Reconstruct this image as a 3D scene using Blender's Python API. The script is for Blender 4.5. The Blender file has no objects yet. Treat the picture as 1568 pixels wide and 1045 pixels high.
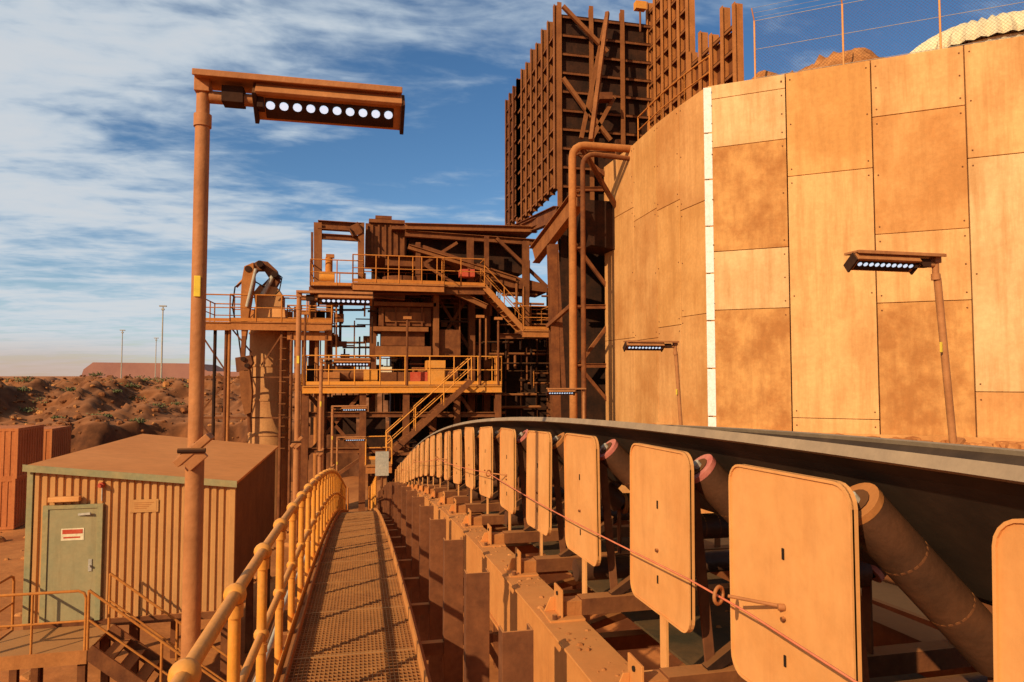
import bpy, math, random
from mathutils import Vector, Matrix, noise
random.seed(7)
scene=bpy.context.scene
rad=math.radians
# ---------------------------------------------------------------- survey
# World frame: +Y runs along the conveyor, +X to its right, z=0 is eye height.
YAW=rad(12.5); PITCH=rad(2.85); F=1045.0
GZ=-6.6
def ray(px,py):
    u=(px-784)/F; v=(522.5-py)/F
    f=math.cos(PITCH)-v*math.sin(PITCH); z=math.sin(PITCH)+v*math.cos(PITCH)
    return Vector((u*math.cos(YAW)+f*math.sin(YAW), -u*math.sin(YAW)+f*math.cos(YAW), z))
def P(px,py,s):
    r=ray(px,py); return r*(s/r.y)
def PZ(px,py,z):
    r=ray(px,py); return r*(z/r.z)
def V(*a): return Vector(a)
def D(s):
    if s<0: return 0
    return 0.0048*s*s if s<20 else 1.92+(s-20)*0.192

# ---------------------------------------------------------------- materials
def mk(name,c1,c2,scale=1.5,rough=.85,bump=.15,dust=.0,streak=0.,metal=0.,fine=12.,dcol=(.50,.185,.050),lo=.35,hi=.65,bscale=40.,sat=True,fv=(.84,1.14),sm=(3.5,3.5,.28),st=(.5,.72),dr=(.35,.9),k=1.0,scol=None):
    if sat:
        c1=(c1[0]*1.02*k,c1[1]*.88*k,c1[2]*.62*k); c2=(c2[0]*1.02*k,c2[1]*.88*k,c2[2]*.62*k)
    m=bpy.data.materials.new(name); m.use_nodes=True
    nt=m.node_tree; N=nt.nodes; L=nt.links; N.clear()
    out=N.new('ShaderNodeOutputMaterial'); bs=N.new('ShaderNodeBsdfPrincipled')
    L.new(bs.outputs[0],out.inputs[0])
    bs.inputs['Roughness'].default_value=rough; bs.inputs['Metallic'].default_value=metal
    bs.inputs['Specular IOR Level'].default_value=.15
    g=N.new('ShaderNodeNewGeometry')
    n1=N.new('ShaderNodeTexNoise'); n1.inputs['Scale'].default_value=scale; n1.inputs['Detail'].default_value=8; n1.inputs['Roughness'].default_value=.65
    L.new(g.outputs['Position'],n1.inputs['Vector'])
    r=N.new('ShaderNodeMapRange'); r.inputs[1].default_value=lo; r.inputs[2].default_value=hi
    L.new(n1.outputs['Fac'],r.inputs[0])
    mx=N.new('ShaderNodeMix'); mx.data_type='RGBA'; mx.inputs[6].default_value=(*c1,1); mx.inputs[7].default_value=(*c2,1)
    L.new(r.outputs[0],mx.inputs[0]); col=mx.outputs[2]
    n2=N.new('ShaderNodeTexNoise'); n2.inputs['Scale'].default_value=fine; n2.inputs['Detail'].default_value=8; n2.inputs['Roughness'].default_value=.7
    L.new(g.outputs['Position'],n2.inputs['Vector'])
    r2=N.new('ShaderNodeMapRange'); r2.inputs[1].default_value=.3; r2.inputs[2].default_value=.7; r2.inputs[3].default_value=fv[0]; r2.inputs[4].default_value=fv[1]
    L.new(n2.outputs['Fac'],r2.inputs[0])
    h=N.new('ShaderNodeHueSaturation'); L.new(col,h.inputs['Color']); L.new(r2.outputs[0],h.inputs['Value']); col=h.outputs[0]
    if streak>0:
        mp=N.new('ShaderNodeMapping'); mp.inputs['Scale'].default_value=sm
        L.new(g.outputs['Position'],mp.inputs[0])
        n3=N.new('ShaderNodeTexNoise'); n3.inputs['Scale'].default_value=1.6; n3.inputs['Detail'].default_value=7; n3.inputs['Roughness'].default_value=.7
        L.new(mp.outputs[0],n3.inputs['Vector'])
        r3=N.new('ShaderNodeMapRange'); r3.inputs[1].default_value=st[0]; r3.inputs[2].default_value=st[1]; r3.inputs[4].default_value=streak
        L.new(n3.outputs['Fac'],r3.inputs[0])
        m3=N.new('ShaderNodeMix'); m3.data_type='RGBA'; L.new(r3.outputs[0],m3.inputs[0]); L.new(col,m3.inputs[6])
        sc=scol or (c1[0]*.62,c1[1]*.46,c1[2]*.36)
        m3.inputs[7].default_value=(*sc,1); col=m3.outputs[2]
    if dust>0:
        sx=N.new('ShaderNodeSeparateXYZ'); L.new(g.outputs['Normal'],sx.inputs[0])
        r4=N.new('ShaderNodeMapRange'); r4.inputs[1].default_value=dr[0]; r4.inputs[2].default_value=dr[1]; r4.inputs[4].default_value=dust
        L.new(sx.outputs['Z'],r4.inputs[0])
        m4=N.new('ShaderNodeMix'); m4.data_type='RGBA'; L.new(r4.outputs[0],m4.inputs[0]); L.new(col,m4.inputs[6]); m4.inputs[7].default_value=(*dcol,1); col=m4.outputs[2]
    L.new(col,bs.inputs['Base Color'])
    if bump>0:
        nb=N.new('ShaderNodeTexNoise'); nb.inputs['Scale'].default_value=bscale; nb.inputs['Detail'].default_value=5
        L.new(g.outputs['Position'],nb.inputs['Vector'])
        b=N.new('ShaderNodeBump'); b.inputs['Strength'].default_value=bump; b.inputs['Distance'].default_value=.02
        L.new(nb.outputs['Fac'],b.inputs['Height']); L.new(b.outputs[0],bs.inputs['Normal'])
    return m
M={}
M['steel']=mk('dusty_steel',(.12,.042,.020),(.22,.082,.033),2,dust=.6,streak=.4)
M['steelm']=mk('hopper_rib_steel',(.19,.072,.030),(.29,.115,.045),1.2,dust=.5,streak=.5)
M['steelo']=mk('orange_dusty_steel',(.33,.13,.045),(.44,.18,.065),1.6,dust=.5,streak=.35)
M['string']=mk('stringer_paint',(.52,.22,.075),(.60,.27,.095),2,dust=.4,streak=.28,bump=.06,fv=(.9,1.08))
M['dark']=mk('rust_and_shade_steel',(.020,.010,.007),(.055,.022,.012),1.5,dust=.3,streak=.4)  # near-black steel; also stands in for shade in interiors and recesses
M['plate']=mk('guard_plate_paint',(.62,.29,.110),(.71,.36,.155),2.2,streak=.30,bump=.06,rough=.7,fine=7,fv=(.91,1.07),sm=(5,5,.7),st=(.5,.75))
M['rail']=mk('yellow_handrail_paint',(.70,.24,.022),(.64,.26,.05),5,dust=.4,bump=.08,rough=.5,lo=.3,hi=.7,fine=30,dcol=(.60,.25,.07),sat=False)
M['railb']=mk('dusty_rail',(.42,.15,.035),(.50,.20,.05),5,dust=.3)
M['post']=mk('lamp_post_steel',(.34,.14,.060),(.43,.19,.085),4,dust=.2,streak=.3,rough=.6)
M['brown']=mk('brown_upright',(.13,.050,.026),(.19,.075,.036),3,streak=.3,dust=.9,bump=.08)
M['roller']=mk('idler_roller_rubber',(.060,.030,.022),(.12,.052,.032),3,dust=.1,rough=.45,streak=.3,fine=5)
M['pink']=mk('roller_end_cap',(.52,.13,.09),(.56,.20,.13),6,rough=.5,sat=False)
M['belt']=mk('conveyor_belt_rubber',(.040,.027,.022),(.075,.048,.036),2,rough=.7,bump=.04)
M['belte']=mk('conveyor_belt_edge',(.26,.20,.17),(.34,.26,.21),2,rough=.7,bump=.05)
M['rbelt']=mk('return_belt_rubber',(.055,.045,.028),(.14,.08,.04),2,rough=.8)
conc=[((.58,.32,.15),(.70,.42,.21)),((.53,.265,.115),(.64,.35,.16)),((.60,.38,.21),(.71,.48,.29)),((.50,.235,.09),(.63,.34,.15)),((.56,.285,.11),(.67,.37,.16))]
for i,(a,b) in enumerate(conc):
    M['c%d'%i]=mk('concrete_panel_%d'%i,a,b,.55,streak=.62,bump=.2,rough=.9,fine=8,bscale=25,lo=.40,hi=.60,fv=(.88,1.09),sm=(2.2,2.2,.20),st=(.44,.74),scol=(.40,.155,.038))
M['cstain']=mk('concrete_stained',(.40,.175,.062),(.60,.32,.13),.9,streak=.6,bump=.25,fine=6,bscale=25,lo=.40,hi=.60,fv=(.88,1.1),sm=(2.6,2.6,.4),st=(.44,.7),scol=(.34,.125,.032))
M['white']=mk('white_sealant',(.76,.68,.56),(.82,.74,.62),3,bump=.05,sat=False)
M['cream']=mk('cream_cover',(.66,.50,.28),(.74,.60,.36),3,sat=False)
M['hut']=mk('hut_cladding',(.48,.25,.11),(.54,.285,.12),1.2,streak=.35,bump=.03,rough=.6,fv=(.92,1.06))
M['hutshade']=mk('hut_shaded_side_cladding',(.20,.090,.045),(.26,.115,.052),1.2,streak=.35,bump=.03,rough=.7)  # darker cladding copy, with the side wall's shade put into its colour
M['hutg']=mk('hut_trim_green',(.26,.23,.11),(.36,.25,.10),2,bump=.03,sat=False)
M['hutd']=mk('hut_door_paint',(.29,.235,.11),(.35,.255,.115),2.5,streak=.4,bump=.03,sat=False,fv=(.9,1.06))
M['roof']=mk('dusty_roof',(.62,.26,.095),(.55,.22,.075),.6,bump=.05,fv=(.9,1.07),fine=4)
M['dirt']=mk('red_dirt',(.32,.115,.04),(.52,.21,.075),.35,rough=1,bump=.8,fine=2.5,bscale=6)
M['berm']=mk('spoil_rock',(.085,.034,.020),(.23,.088,.038),.45,rough=1,bump=1.,fine=1.6,bscale=4,fv=(.7,1.25),dust=.75,dcol=(.36,.135,.050),dr=(.70,.97))  # dark tone of steep faces is put into the colour; upward ones dusted
M['bould']=mk('spoil_boulder',(.12,.045,.022),(.30,.115,.048),1.5,rough=1,bump=1.,fine=3,bscale=6,fv=(.7,1.2))
M['far']=mk('hazed_distant_spoil',(.25,.11,.08),(.33,.15,.10),.05,rough=1,bump=0,sat=False)  # distance haze mixed into the base colour
M['cont']=mk('container_rust_paint',(.42,.14,.055),(.50,.18,.07),1,streak=.45)
M['yel']=mk('yellow_machine_paint',(.65,.23,.025),(.60,.25,.05),2,dust=.5,sat=False)
M['red']=mk('red_paint',(.48,.05,.02),(.5,.09,.04),3,sat=False)
M['silo']=mk('silo_shell',(.40,.19,.09),(.50,.27,.13),1,streak=.5)
M['rock']=mk('ore_rock',(.32,.125,.045),(.52,.24,.10),1.5,rough=1,bump=.8,bscale=8)
M['leaf']=mk('shrub_leaf',(.10,.11,.035),(.18,.16,.065),3,bump=0,sat=False)
M['grat']=mk('grating_steel',(.27,.115,.045),(.36,.17,.065),3,dust=.7,bump=0,dcol=(.42,.19,.06))
M['tyre']=mk('tyre_rubber',(.05,.03,.022),(.10,.05,.03),3,dust=.7)
M['black']=mk('dark_slot',(.02,.012,.01),(.03,.02,.01),3,bump=0)
M['cord']=mk('pull_cord',(.60,.14,.06),(.68,.2,.09),4,bump=0,sat=False)
M['grey']=mk('galvanised_grey',(.36,.30,.22),(.45,.36,.25),3,sat=False)
M['sticker']=mk('yellow_sticker',(.75,.5,.05),(.7,.45,.05),5,bump=0,sat=False)
def emis(name,c,s):
    m=bpy.data.materials.new(name); m.use_nodes=True; b=m.node_tree.nodes['Principled BSDF']
    b.inputs['Base Color'].default_value=(.7,.75,.8,1); b.inputs['Emission Color'].default_value=(*c,1); b.inputs['Emission Strength'].default_value=s
    return m
M['led']=emis('led_lens',(.62,.80,1.),.85)

# ---------------------------------------------------------------- builder
class B:
    def __init__(s,name): s.n=name; s.v=[]; s.f=[]; s.m=[]; s.sm=[]; s.mats=[]
    def add(s,vs,fs,mat,sm=False):
        if mat not in s.mats: s.mats.append(mat)
        k=s.mats.index(mat); o=len(s.v); s.v+= [tuple(v) for v in vs]
        for f in fs: s.f.append(tuple(o+i for i in f)); s.m.append(k); s.sm.append(sm)
    BF=[(0,3,2,1),(4,5,6,7),(0,1,5,4),(1,2,6,5),(2,3,7,6),(3,0,4,7)]
    def box2(s,a,b,mat):
        x0,x1=sorted((a[0],b[0]));y0,y1=sorted((a[1],b[1]));z0,z1=sorted((a[2],b[2]))
        s.add([(x0,y0,z0),(x1,y0,z0),(x1,y1,z0),(x0,y1,z0),(x0,y0,z1),(x1,y0,z1),(x1,y1,z1),(x0,y1,z1)],s.BF,mat)
    def box(s,c,sz,mat,R=None):
        c=Vector(c); h=Vector(sz)/2; vs=[]
        for dz in(-1,1):
            for dx,dy in((-1,-1),(1,-1),(1,1),(-1,1)):
                p=Vector((dx*h.x,dy*h.y,dz*h.z)); 
                if R: p=R@p
                vs.append(c+p)
        s.add(vs,s.BF,mat)
    def frame(s,p,q):
        d=(Vector(q)-Vector(p)); L=d.length or 1e-6; d=d/L
        up=Vector((0,0,1)) if abs(d.z)<.95 else Vector((0,1,0))
        x=d.cross(up).normalized(); z=x.cross(d).normalized()
        return Matrix((x,d,z)).transposed(),L
    def beam(s,p,q,w,h,mat,off=(0,0)):
        R,L=s.frame(p,q); c=(Vector(p)+Vector(q))/2+R@Vector((off[0],0,off[1]))
        s.box(c,(w,L,h),mat,R)
    def ibeam(s,p,q,w,h,mat,t=.03):
        s.beam(p,q,w,t,mat,(0,h/2-t/2)); s.beam(p,q,w,t,mat,(0,-h/2+t/2)); s.beam(p,q,t,h-2*t,mat)
    def tube(s,p,q,r,mat,n=10,r2=None):
        if r2 is None:r2=r
        R,L=s.frame(p,q); vs=[]
        for k,(c,rr) in enumerate(((Vector(p),r),(Vector(q),r2))):
            for i in range(n):
                a=2*math.pi*i/n; vs.append(c+R@Vector((math.cos(a)*rr,0,math.sin(a)*rr)))
        s.add(vs,[(i,(i+1)%n,n+(i+1)%n,n+i) for i in range(n)],mat,True)
        s.add(vs[:n],[tuple(range(n))[::-1]],mat); s.add(vs[n:],[tuple(range(n))],mat)
    def path(s,pts,r,mat,n=10):
        pts=[Vector(p) for p in pts]; vs=[]
        for k,p in enumerate(pts):
            a=pts[max(k-1,0)]; b=pts[min(k+1,len(pts)-1)]
            R,_=s.frame(a,b)
            if k>0:
                x=prev-prev.dot(R.col[1])*R.col[1]; x.normalize(); z=x.cross(R.col[1])
            else: x=R.col[0]; z=R.col[2]
            prev=x.copy()
            for i in range(n):
                t=2*math.pi*i/n; vs.append(p+x*math.cos(t)*r+z*math.sin(t)*r)
        fs=[]
        for k in range(len(pts)-1):
            for i in range(n): fs.append((k*n+i,k*n+(i+1)%n,(k+1)*n+(i+1)%n,(k+1)*n+i))
        s.add(vs,fs,mat,True)
        s.add(vs[:n],[tuple(range(n))[::-1]],mat); s.add(vs[-n:],[tuple(range(n))],mat)
    def ball(s,c,r,mat,n=10,sc=(1,1,1)):
        vs=[];fs=[];h=n//2+1
        for j in range(h+1):
            th=math.pi*j/h
            for i in range(n):
                a=2*math.pi*i/n; vs.append((c[0]+sc[0]*r*math.sin(th)*math.cos(a),c[1]+sc[1]*r*math.sin(th)*math.sin(a),c[2]+sc[2]*r*math.cos(th)))
        for j in range(h):
            for i in range(n): fs.append((j*n+i,(j+1)*n+i,(j+1)*n+(i+1)%n,j*n+(i+1)%n))
        s.add(vs,fs,mat,True)
    def rock(s,c,r,mat):
        vs=[];n=6;h=4
        ax=random.uniform(.7,1.4);ay=random.uniform(.7,1.4);az=random.uniform(.5,.95);ph=random.random()*6
        for j in range(h+1):
            th=math.pi*j/h
            for i in range(n):
                a=2*math.pi*i/n+ph; q=r*random.uniform(.75,1.15) if 0<j<h else r*.9
                vs.append((c[0]+ax*q*math.sin(th)*math.cos(a),c[1]+ay*q*math.sin(th)*math.sin(a),c[2]+az*q*math.cos(th)))
        fs=[]
        for j in range(h):
            for i in range(n): fs.append((j*n+i,(j+1)*n+i,(j+1)*n+(i+1)%n,j*n+(i+1)%n))
        s.add(vs,fs,mat,False)
    def sweep(s,prof,ss,mat,sm=False,dz=D,closed=True):
        n=len(prof); vs=[];fs=[]
        for t in ss:
            for (x,z) in prof: vs.append((x,t,z-dz(t)))
        for k in range(len(ss)-1):
            for i in range(n if closed else n-1): fs.append((k*n+i,k*n+(i+1)%n,(k+1)*n+(i+1)%n,(k+1)*n+i))
        s.add(vs,fs,mat,sm)
        if closed:
            s.add(vs[:n],[tuple(range(n))],mat); s.add(vs[-n:],[tuple(range(n))[::-1]],mat)
    def sbox(s,x0,x1,z0,z1,ss,mat): s.sweep([(x0,z0),(x1,z0),(x1,z1),(x0,z1)],ss,mat)
    def prism(s,poly,vec,mat):
        n=len(poly); a=[Vector(p) for p in poly]; b=[p+Vector(vec) for p in a]
        s.add(a+b,[tuple(range(n)),tuple(range(2*n-1,n-1,-1))]+[(i,n+i,n+(i+1)%n,(i+1)%n) for i in range(n)],mat)
    def done(s,bevel=0,parent=None,part=None):
        me=bpy.data.meshes.new(s.n); 
        xs=[v[0] for v in s.v];ys=[v[1] for v in s.v];zs=[v[2] for v in s.v]
        o=Vector(((min(xs)+max(xs))/2,(min(ys)+max(ys))/2,min(zs)))
        if parent: o=Vector((0,0,0))
        me.from_pydata([(v[0]-o.x,v[1]-o.y,v[2]-o.z) for v in s.v],[],s.f)
        for m in s.mats: me.materials.append(M[m])
        me.polygons.foreach_set('material_index',s.m); me.polygons.foreach_set('use_smooth',s.sm)
        me.update()
        import bmesh
        bm=bmesh.new(); bm.from_mesh(me); bmesh.ops.recalc_face_normals(bm,faces=bm.faces); bm.to_mesh(me); bm.free()
        ob=bpy.data.objects.new(s.n,me); ob.location=o; scene.collection.objects.link(ob)
        if bevel:
            md=ob.modifiers.new('bevel','BEVEL'); md.width=bevel; md.segments=2; md.limit_method='ANGLE'; md.angle_limit=rad(50)
        if parent: ob.parent=parent
        return ob
def empty(name):
    e=bpy.data.objects.new(name,None); scene.collection.objects.link(e); return e
def handrail(b,pts,mat,h=1.05,r=.022,sp=1.3,mid=True,toe=True,balls=False):
    pts=[Vector(p) for p in pts]; up=V(0,0,1)
    for a,c in zip(pts[:-1],pts[1:]):
        L=(c-a).length; n=max(1,round(L/sp))
        for i in range(n+1):
            p=a.lerp(c,i/n); b.tube(p,p+up*h,r,mat,8)
            if balls: b.ball(p+up*h,r*1.7,mat,8)
        b.tube(a+up*h,c+up*h,r,mat,8)
        if mid: b.tube(a+up*h*.52,c+up*h*.52,r*.8,mat,8)
        if toe: b.beam(a+up*.08,c+up*.08,.01,.14,mat)
def stairs(b,top,bot,wv,mat,rm,n=None,rail=True):
    top=Vector(top);bot=Vector(bot);wv=Vector(wv)
    for o in (V(0,0,0),wv): b.beam(top+o,bot+o,.04,.24,mat)
    n=n or max(3,int(abs(top.z-bot.z)/.2))
    d=(bot-top); d.z=0; d.normalize()
    for i in range(1,n):
        p=top.lerp(bot,i/n)+wv*.5
        x=wv.normalized(); R=Matrix((x,d,V(0,0,1))).transposed()
        b.box(p,(wv.length-.04,.24,.03),mat,R)
    if rail:
        for o in (V(0,0,0),wv): handrail(b,[top+o,bot+o],rm,1.0,.024,1.4,toe=False)

# ---------------------------------------------------------------- ground
def gridmesh(name,xs,ys,fn,mat):
    n=len(xs);vs=[(x,y,fn(x,y)) for y in ys for x in xs]
    fs=[(j*n+i,j*n+i+1,(j+1)*n+i+1,(j+1)*n+i) for j in range(len(ys)-1) for i in range(n-1)]
    b=B(name); b.add(vs,fs,mat,True); return b.done()
g=[-1+2*i/240 for i in range(241)]
gs=[math.copysign(abs(t)**3.2*4000+abs(t)*20,t) for t in g]
def gh(x,y):
    d=math.hypot(x,y)
    k=1 if d<120 else max(0,1-(d-120)/200)
    return GZ+k*(noise.noise(V(x*.12,y*.12,0))*.35+noise.noise(V(x*.7,y*.7,3))*.1)
gridmesh('ground',[x for x in gs],[y+20 for y in gs],gh,'dirt')
def bermh(x,y):
    e=(y-44-5*noise.noise(V(x*.06,0,5))-2.6*noise.noise(V(x*.35,y*.05,8))-.9*noise.noise(V(x*1.1,y*.15,8)))
    k=min(1,max(0,e/3.0)); k=k*k*(3-2*k)
    k2=min(1,max(0,(e-5)/9)); k=k*.66+.34*k2*k2*(3-2*k2)
    back=min(1,max(0,(150-y)/40)); 
    side=min(1,max(0,(30-x)/20))*min(1,max(0,(x+190)/40))
    top=6.5+noise.noise(V(x*.05,y*.06,1))*.8-.45
    rg=noise.fractal(V(x*.35,y*.35,2),.55,2.1,8)*.75-abs(noise.noise(V(x*.5,y*.12,7)))*.9*(1-k2*.8)+.25
    return GZ-.5+side*back*k*(top+rg)
xs=[-190+i*1.0 for i in range(100)]+[-90+i*.28 for i in range(430)]
ys=[39+i*.22 for i in range(200)]+[83+i*1.5 for i in range(46)]
gridmesh('spoil_hill',xs,ys,bermh,'berm')
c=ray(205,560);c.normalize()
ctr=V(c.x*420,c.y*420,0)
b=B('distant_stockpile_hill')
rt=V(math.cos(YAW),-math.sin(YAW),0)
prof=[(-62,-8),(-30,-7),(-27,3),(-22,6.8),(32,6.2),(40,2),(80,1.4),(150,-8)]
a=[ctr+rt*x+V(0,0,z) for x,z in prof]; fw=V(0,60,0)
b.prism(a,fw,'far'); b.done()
b=B('ground_rubble')
for i in range(520):
    x=random.uniform(-26,-1.5); y=random.uniform(6,44); r=random.uniform(.05,.20)*(1 if random.random()<.85 else 2)
    if -6.6<x<-2 and 12<y<21.5: continue
    b.rock((x,y,gh(x,y)),r,'rock')
for i in range(3600):
    x=random.uniform(-55,-3); y=random.uniform(41,66); r=random.uniform(.05,.18)*(1 if random.random()<.92 else 2.2)
    b.rock((x,y,bermh(x,y)),r,'bould' if random.random()<.8 else 'rock')
b.done()
b=B('shrubs')
pts=[]
for i in range(40):
    px=random.uniform(0,300); y=random.uniform(47,64); p=P(px,600,y); pts.append((p.x,y))
for k in range(10):
    p=P(random.uniform(215,300),660,45+random.random()*2); pts.append((p.x,p.y))
for (x,y) in pts:
    z=bermh(x,y); sz=random.uniform(.2,.65)
    for j in range(150):
        d=V(random.gauss(0,1),random.gauss(0,1),abs(random.gauss(0,.7))).normalized()*sz*random.uniform(.2,1)
        c0=V(x,y,z-.05)+V(d.x*1.6,d.y,d.z*.75); u=V(random.uniform(-1,1),random.uniform(-1,1),random.uniform(-1,1)).normalized()*.08
        w=u.cross(V(random.random(),random.random(),random.random())).normalized()*.05
        b.add([c0-u,c0+w,c0+u,c0-w],[(0,1,2,3)],'leaf')
b.done()
def mast(px,pt,pb,s):
    b=B('light_mast'); a=P(px,pb,s); t=P(px,pt,s)
    b.tube(V(a.x,s,a.z-4),V(a.x,s,t.z),.12,'grey',8,.07)
    b.box(V(a.x,s,t.z),(.8,.3,.15),'grey'); b.box(V(a.x,s,t.z-.4),(.3,.3,.2),'grey'); b.done()
mast(247,469,580,90); mast(186,506,570,130); mast(238,518,575,150)

# ---------------------------------------------------------------- conveyor
ss=[-1.5+i*.5 for i in range(63)]
b=B('conveyor_belt')
up=[(1.53,-.215),(1.60,-.27),(2.02,-.70),(2.08,-.735),(2.34,-.735),(2.40,-.70),(2.74,-.36),(2.80,-.315)]
lo=[(x,z-.022) for x,z in up][::-1]
b.sweep(up+lo,ss,'belt')
b.sweep([(1.505,-.24),(1.53,-.250),(1.545,-.222),(1.52,-.205)],ss,'belte')
b.sweep([(2.80,-.338),(2.83,-.33),(2.815,-.295),(2.78,-.30)],ss,'belte')
b.sbox(1.75,2.85,-1.52,-1.505,ss,'rbelt')
b.done()
PS=[2.12,3.14,4.35,5.46]
def ps(i):
    if i<0: return 2.12+1.15*i
    if i<4: return PS[i]
    return 5.46+(i-3)*1.2
b=B('conveyor_frame')
b.sbox(1.08,1.34,-1.415,-1.40,ss,'string'); b.sbox(1.10,1.12,-1.86,-1.415,ss,'string'); b.sbox(1.08,1.30,-1.875,-1.86,ss,'string')
b.sbox(3.0,3.24,-1.8,-1.4,ss,'steel')
s=-1.2
while s<29:
    d=D(s)
    b.box2((1.14,s-.05,-1.86-d),(3.0,s+.05,-1.76-d),'steel')
    b.beam((1.14,s,-1.82-d),(3.0,s+1.19,-1.82-D(s+1.19)),.06,.06,'steel')
    s+=1.19
for s in (3.6,9.5,15.5,21.5,27):
    for x in (1.22,3.12):
        b.ibeam((x,s,-1.88-D(s)),(x,s,GZ),.2,.2,'steel')
    b.beam((1.22,s,-2.3-D(s)),(3.12,s,GZ+.4),.08,.08,'steel'); b.beam((1.22,s,-3.2-D(s)),(3.12,s,-3.2-D(s)),.1,.1,'steel')
b.done(.004)
b=B('brown_support_uprights')
s=1.0
while s<28:
    d=D(s)
    b.box2((.70,s,-3.0-d),(.86,s+.012,-1.22-d),'brown'); b.box2((.70,s+.012,-3.0-d),(.712,s+.10,-1.22-d),'brown'); b.box2((.848,s+.012,-3.0-d),(.86,s+.10,-1.22-d),'brown')
    b.box2((.86,s+.02,-2.1-d),(1.12,s+.09,-2.02-d),'brown')
    b.box2((.45,s+.02,-2.16-d),(.70,s+.09,-2.06-d),'brown')
    s+=1.19
b.done(.003)
OFF=-.235
b=B('idler_rollers'); 
for i in range(-2,23):
    s=ps(i)+OFF; d=D(s)
    A=V(1.525,s,-.385-d); C=V(2.04,s,-.90-d); Dd=V(2.40,s,-.90-d); E=V(2.86,s,-.46-d)
    for p,q in ((A,C),(C+V(.03,.0,0),Dd-V(.03,0,0)),(Dd,E)):
        b.tube(p,q,.080,'roller',24)
        u=(q-p).normalized()
        b.tube(p-u*.004,p+u*.02,.0815,'pink' if i in (1,2,4) else 'steelo',24); b.tube(p-u*.008,p-u*.004,.05,'dark',16); b.tube(p-u*.03,p-u*.004,.022,'grey',10)
        for t in (.33,.66): 
            m=p.lerp(q,t); b.tube(m-u*.004,m+u*.004,.0805,'brown',20)
    if i%2==0:
        b.tube(V(1.46,s+.45,-1.26-d),V(2.95,s+.45,-1.26-d),.075,'roller',18)
b.done()
b=B('idler_frames')
for i in range(-2,23):
    s=ps(i)+OFF; d=D(s)
    b.beam((1.34,s+.0,-1.34-d),(3.2,s+.0,-1.34-d),.10,.10,'steel')
    b.box2((1.12,s-.12,-1.398-d),(1.34,s+.12,-1.384-d),'string')
    b.box2((1.20,s-.08,-1.384-d),(1.212,s+.08,-1.22-d),'string')
    b.prism([(1.13,s+.055,-1.384-d),(1.20,s+.055,-1.384-d),(1.20,s+.055,-1.30-d),(1.17,s+.055,-1.30-d)],(0,.01,0),'string')
    b.box2((1.212,s-.05,-1.384-d),(1.34,s+.05,-1.30-d),'steelo')
    for o in (-.095,.095): b.tube(V(1.155,s+o,-1.384-d),V(1.155,s+o,-1.355-d),.016,'brown',6)
    b.tube(V(1.192,s,-1.26-d),V(1.2,s,-1.26-d),.013,'black',8)
    b.beam((1.58,s+.02,-1.3-d),(1.50,s+.02,-.42-d),.05,.012,'brown')
    b.beam((2.04,s,-1.3-d),(2.04,s,-.9-d),.012,.06,'steel'); b.beam((2.40,s,-1.3-d),(2.40,s,-.9-d),.012,.06,'steel')
    b.beam((2.9,s,-1.3-d),(2.92,s,-.42-d),.05,.012,'steel')
    b.beam((1.55,s+.0,-1.3-d),(2.0,s,-1.02-d),.05,.05,'dark')
b.done(.002)
b=B('dust_spillage')
for i in range(900):
    s=random.uniform(.5,26); x=random.choice([random.uniform(1.12,1.32),random.uniform(1.9,2.7)])
    zb=-1.40 if x<1.4 else -1.505
    b.rock((x,s,zb-D(s)),random.uniform(.006,.020),'rock')
b.done()
def rrect(cy,cz,w,h,r,n=5):
    pts=[]
    for (sx,sz,a0) in ((1,1,0),(-1,1,90),(-1,-1,180),(1,-1,270)):
        for k in range(n+1):
            a=rad(a0+90*k/n); pts.append((cy+sx*(w/2-r)+r*math.cos(a),cz+sz*(h/2-r)+r*math.sin(a)))
    return pts
for i in range(-1,23):
    s=ps(i); d=D(s); sl=(D(s+.3)-D(s-.3))/.6
    tl=random.uniform(-.03,.03)
    b=B('idler_guard_plate')
    zc=-.71-d+random.uniform(-.012,.012)
    pp=rrect(s,zc,.69,.80,.075)
    ln=random.uniform(-.04,.04); sl+=random.uniform(-.02,.02)
    def tr(y,z,x): return (x+(z-zc)*tl+(y-s)*ln*.5, y, z-(y-s)*sl)
    b.prism([tr(y,z,1.425) for y,z in pp],(.006,0,0),'plate')
    ip=rrect(s,zc,.672,.782,.066)
    n=len(pp)
    o0=[tr(y,z,1.418) for y,z in pp]; o1=[tr(y,z,1.445) for y,z in pp]; i0=[tr(y,z,1.418) for y,z in ip]; i1=[tr(y,z,1.426) for y,z in ip]
    b.add(o0+o1+i0+i1,[(k,(k+1)%n,n+(k+1)%n,n+k) for k in range(n)]+[(k,(k+1)%n,2*n+(k+1)%n,2*n+k) for k in range(n)]+[(2*n+k,2*n+(k+1)%n,3*n+(k+1)%n,3*n+k) for k in range(n)],'plate')
    for dz in (.12,-.24):
        q=tr(s,zc+dz,1.423); b.box(q,(.0050,.010,.038),'black')
    b.tube(tr(s,zc-.1,1.412),tr(s,zc-.1,1.424),.009,'brown',6)
    b.box2((1.447,s-.035,-1.40-d),(1.459,s+.035,-.55-d),'plate')
    b.box2((1.34,s-.035,-1.40-d),(1.447,s+.035,-1.388-d),'plate')
    if i in (0,4,8,12,16):
        ex=1.27; z=zc-.06; off=.10
        b.tube((1.43,s-.0,z),(ex+.03,s+off+.05,z),.0065,'post',8)
        b.tube((1.405,s+.008,z),(1.425,s,z),.012,'post',8)
        ring=[(ex+.03*math.cos(a)*.9,s+off+.065+.018*math.cos(a),z+.03*math.sin(a)) for a in [2*math.pi*k/14 for k in range(15)]]
        b.path(ring,.007,'post',6)
    b.done()
b=B('emergency_pull_cord')
pts=[]
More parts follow.
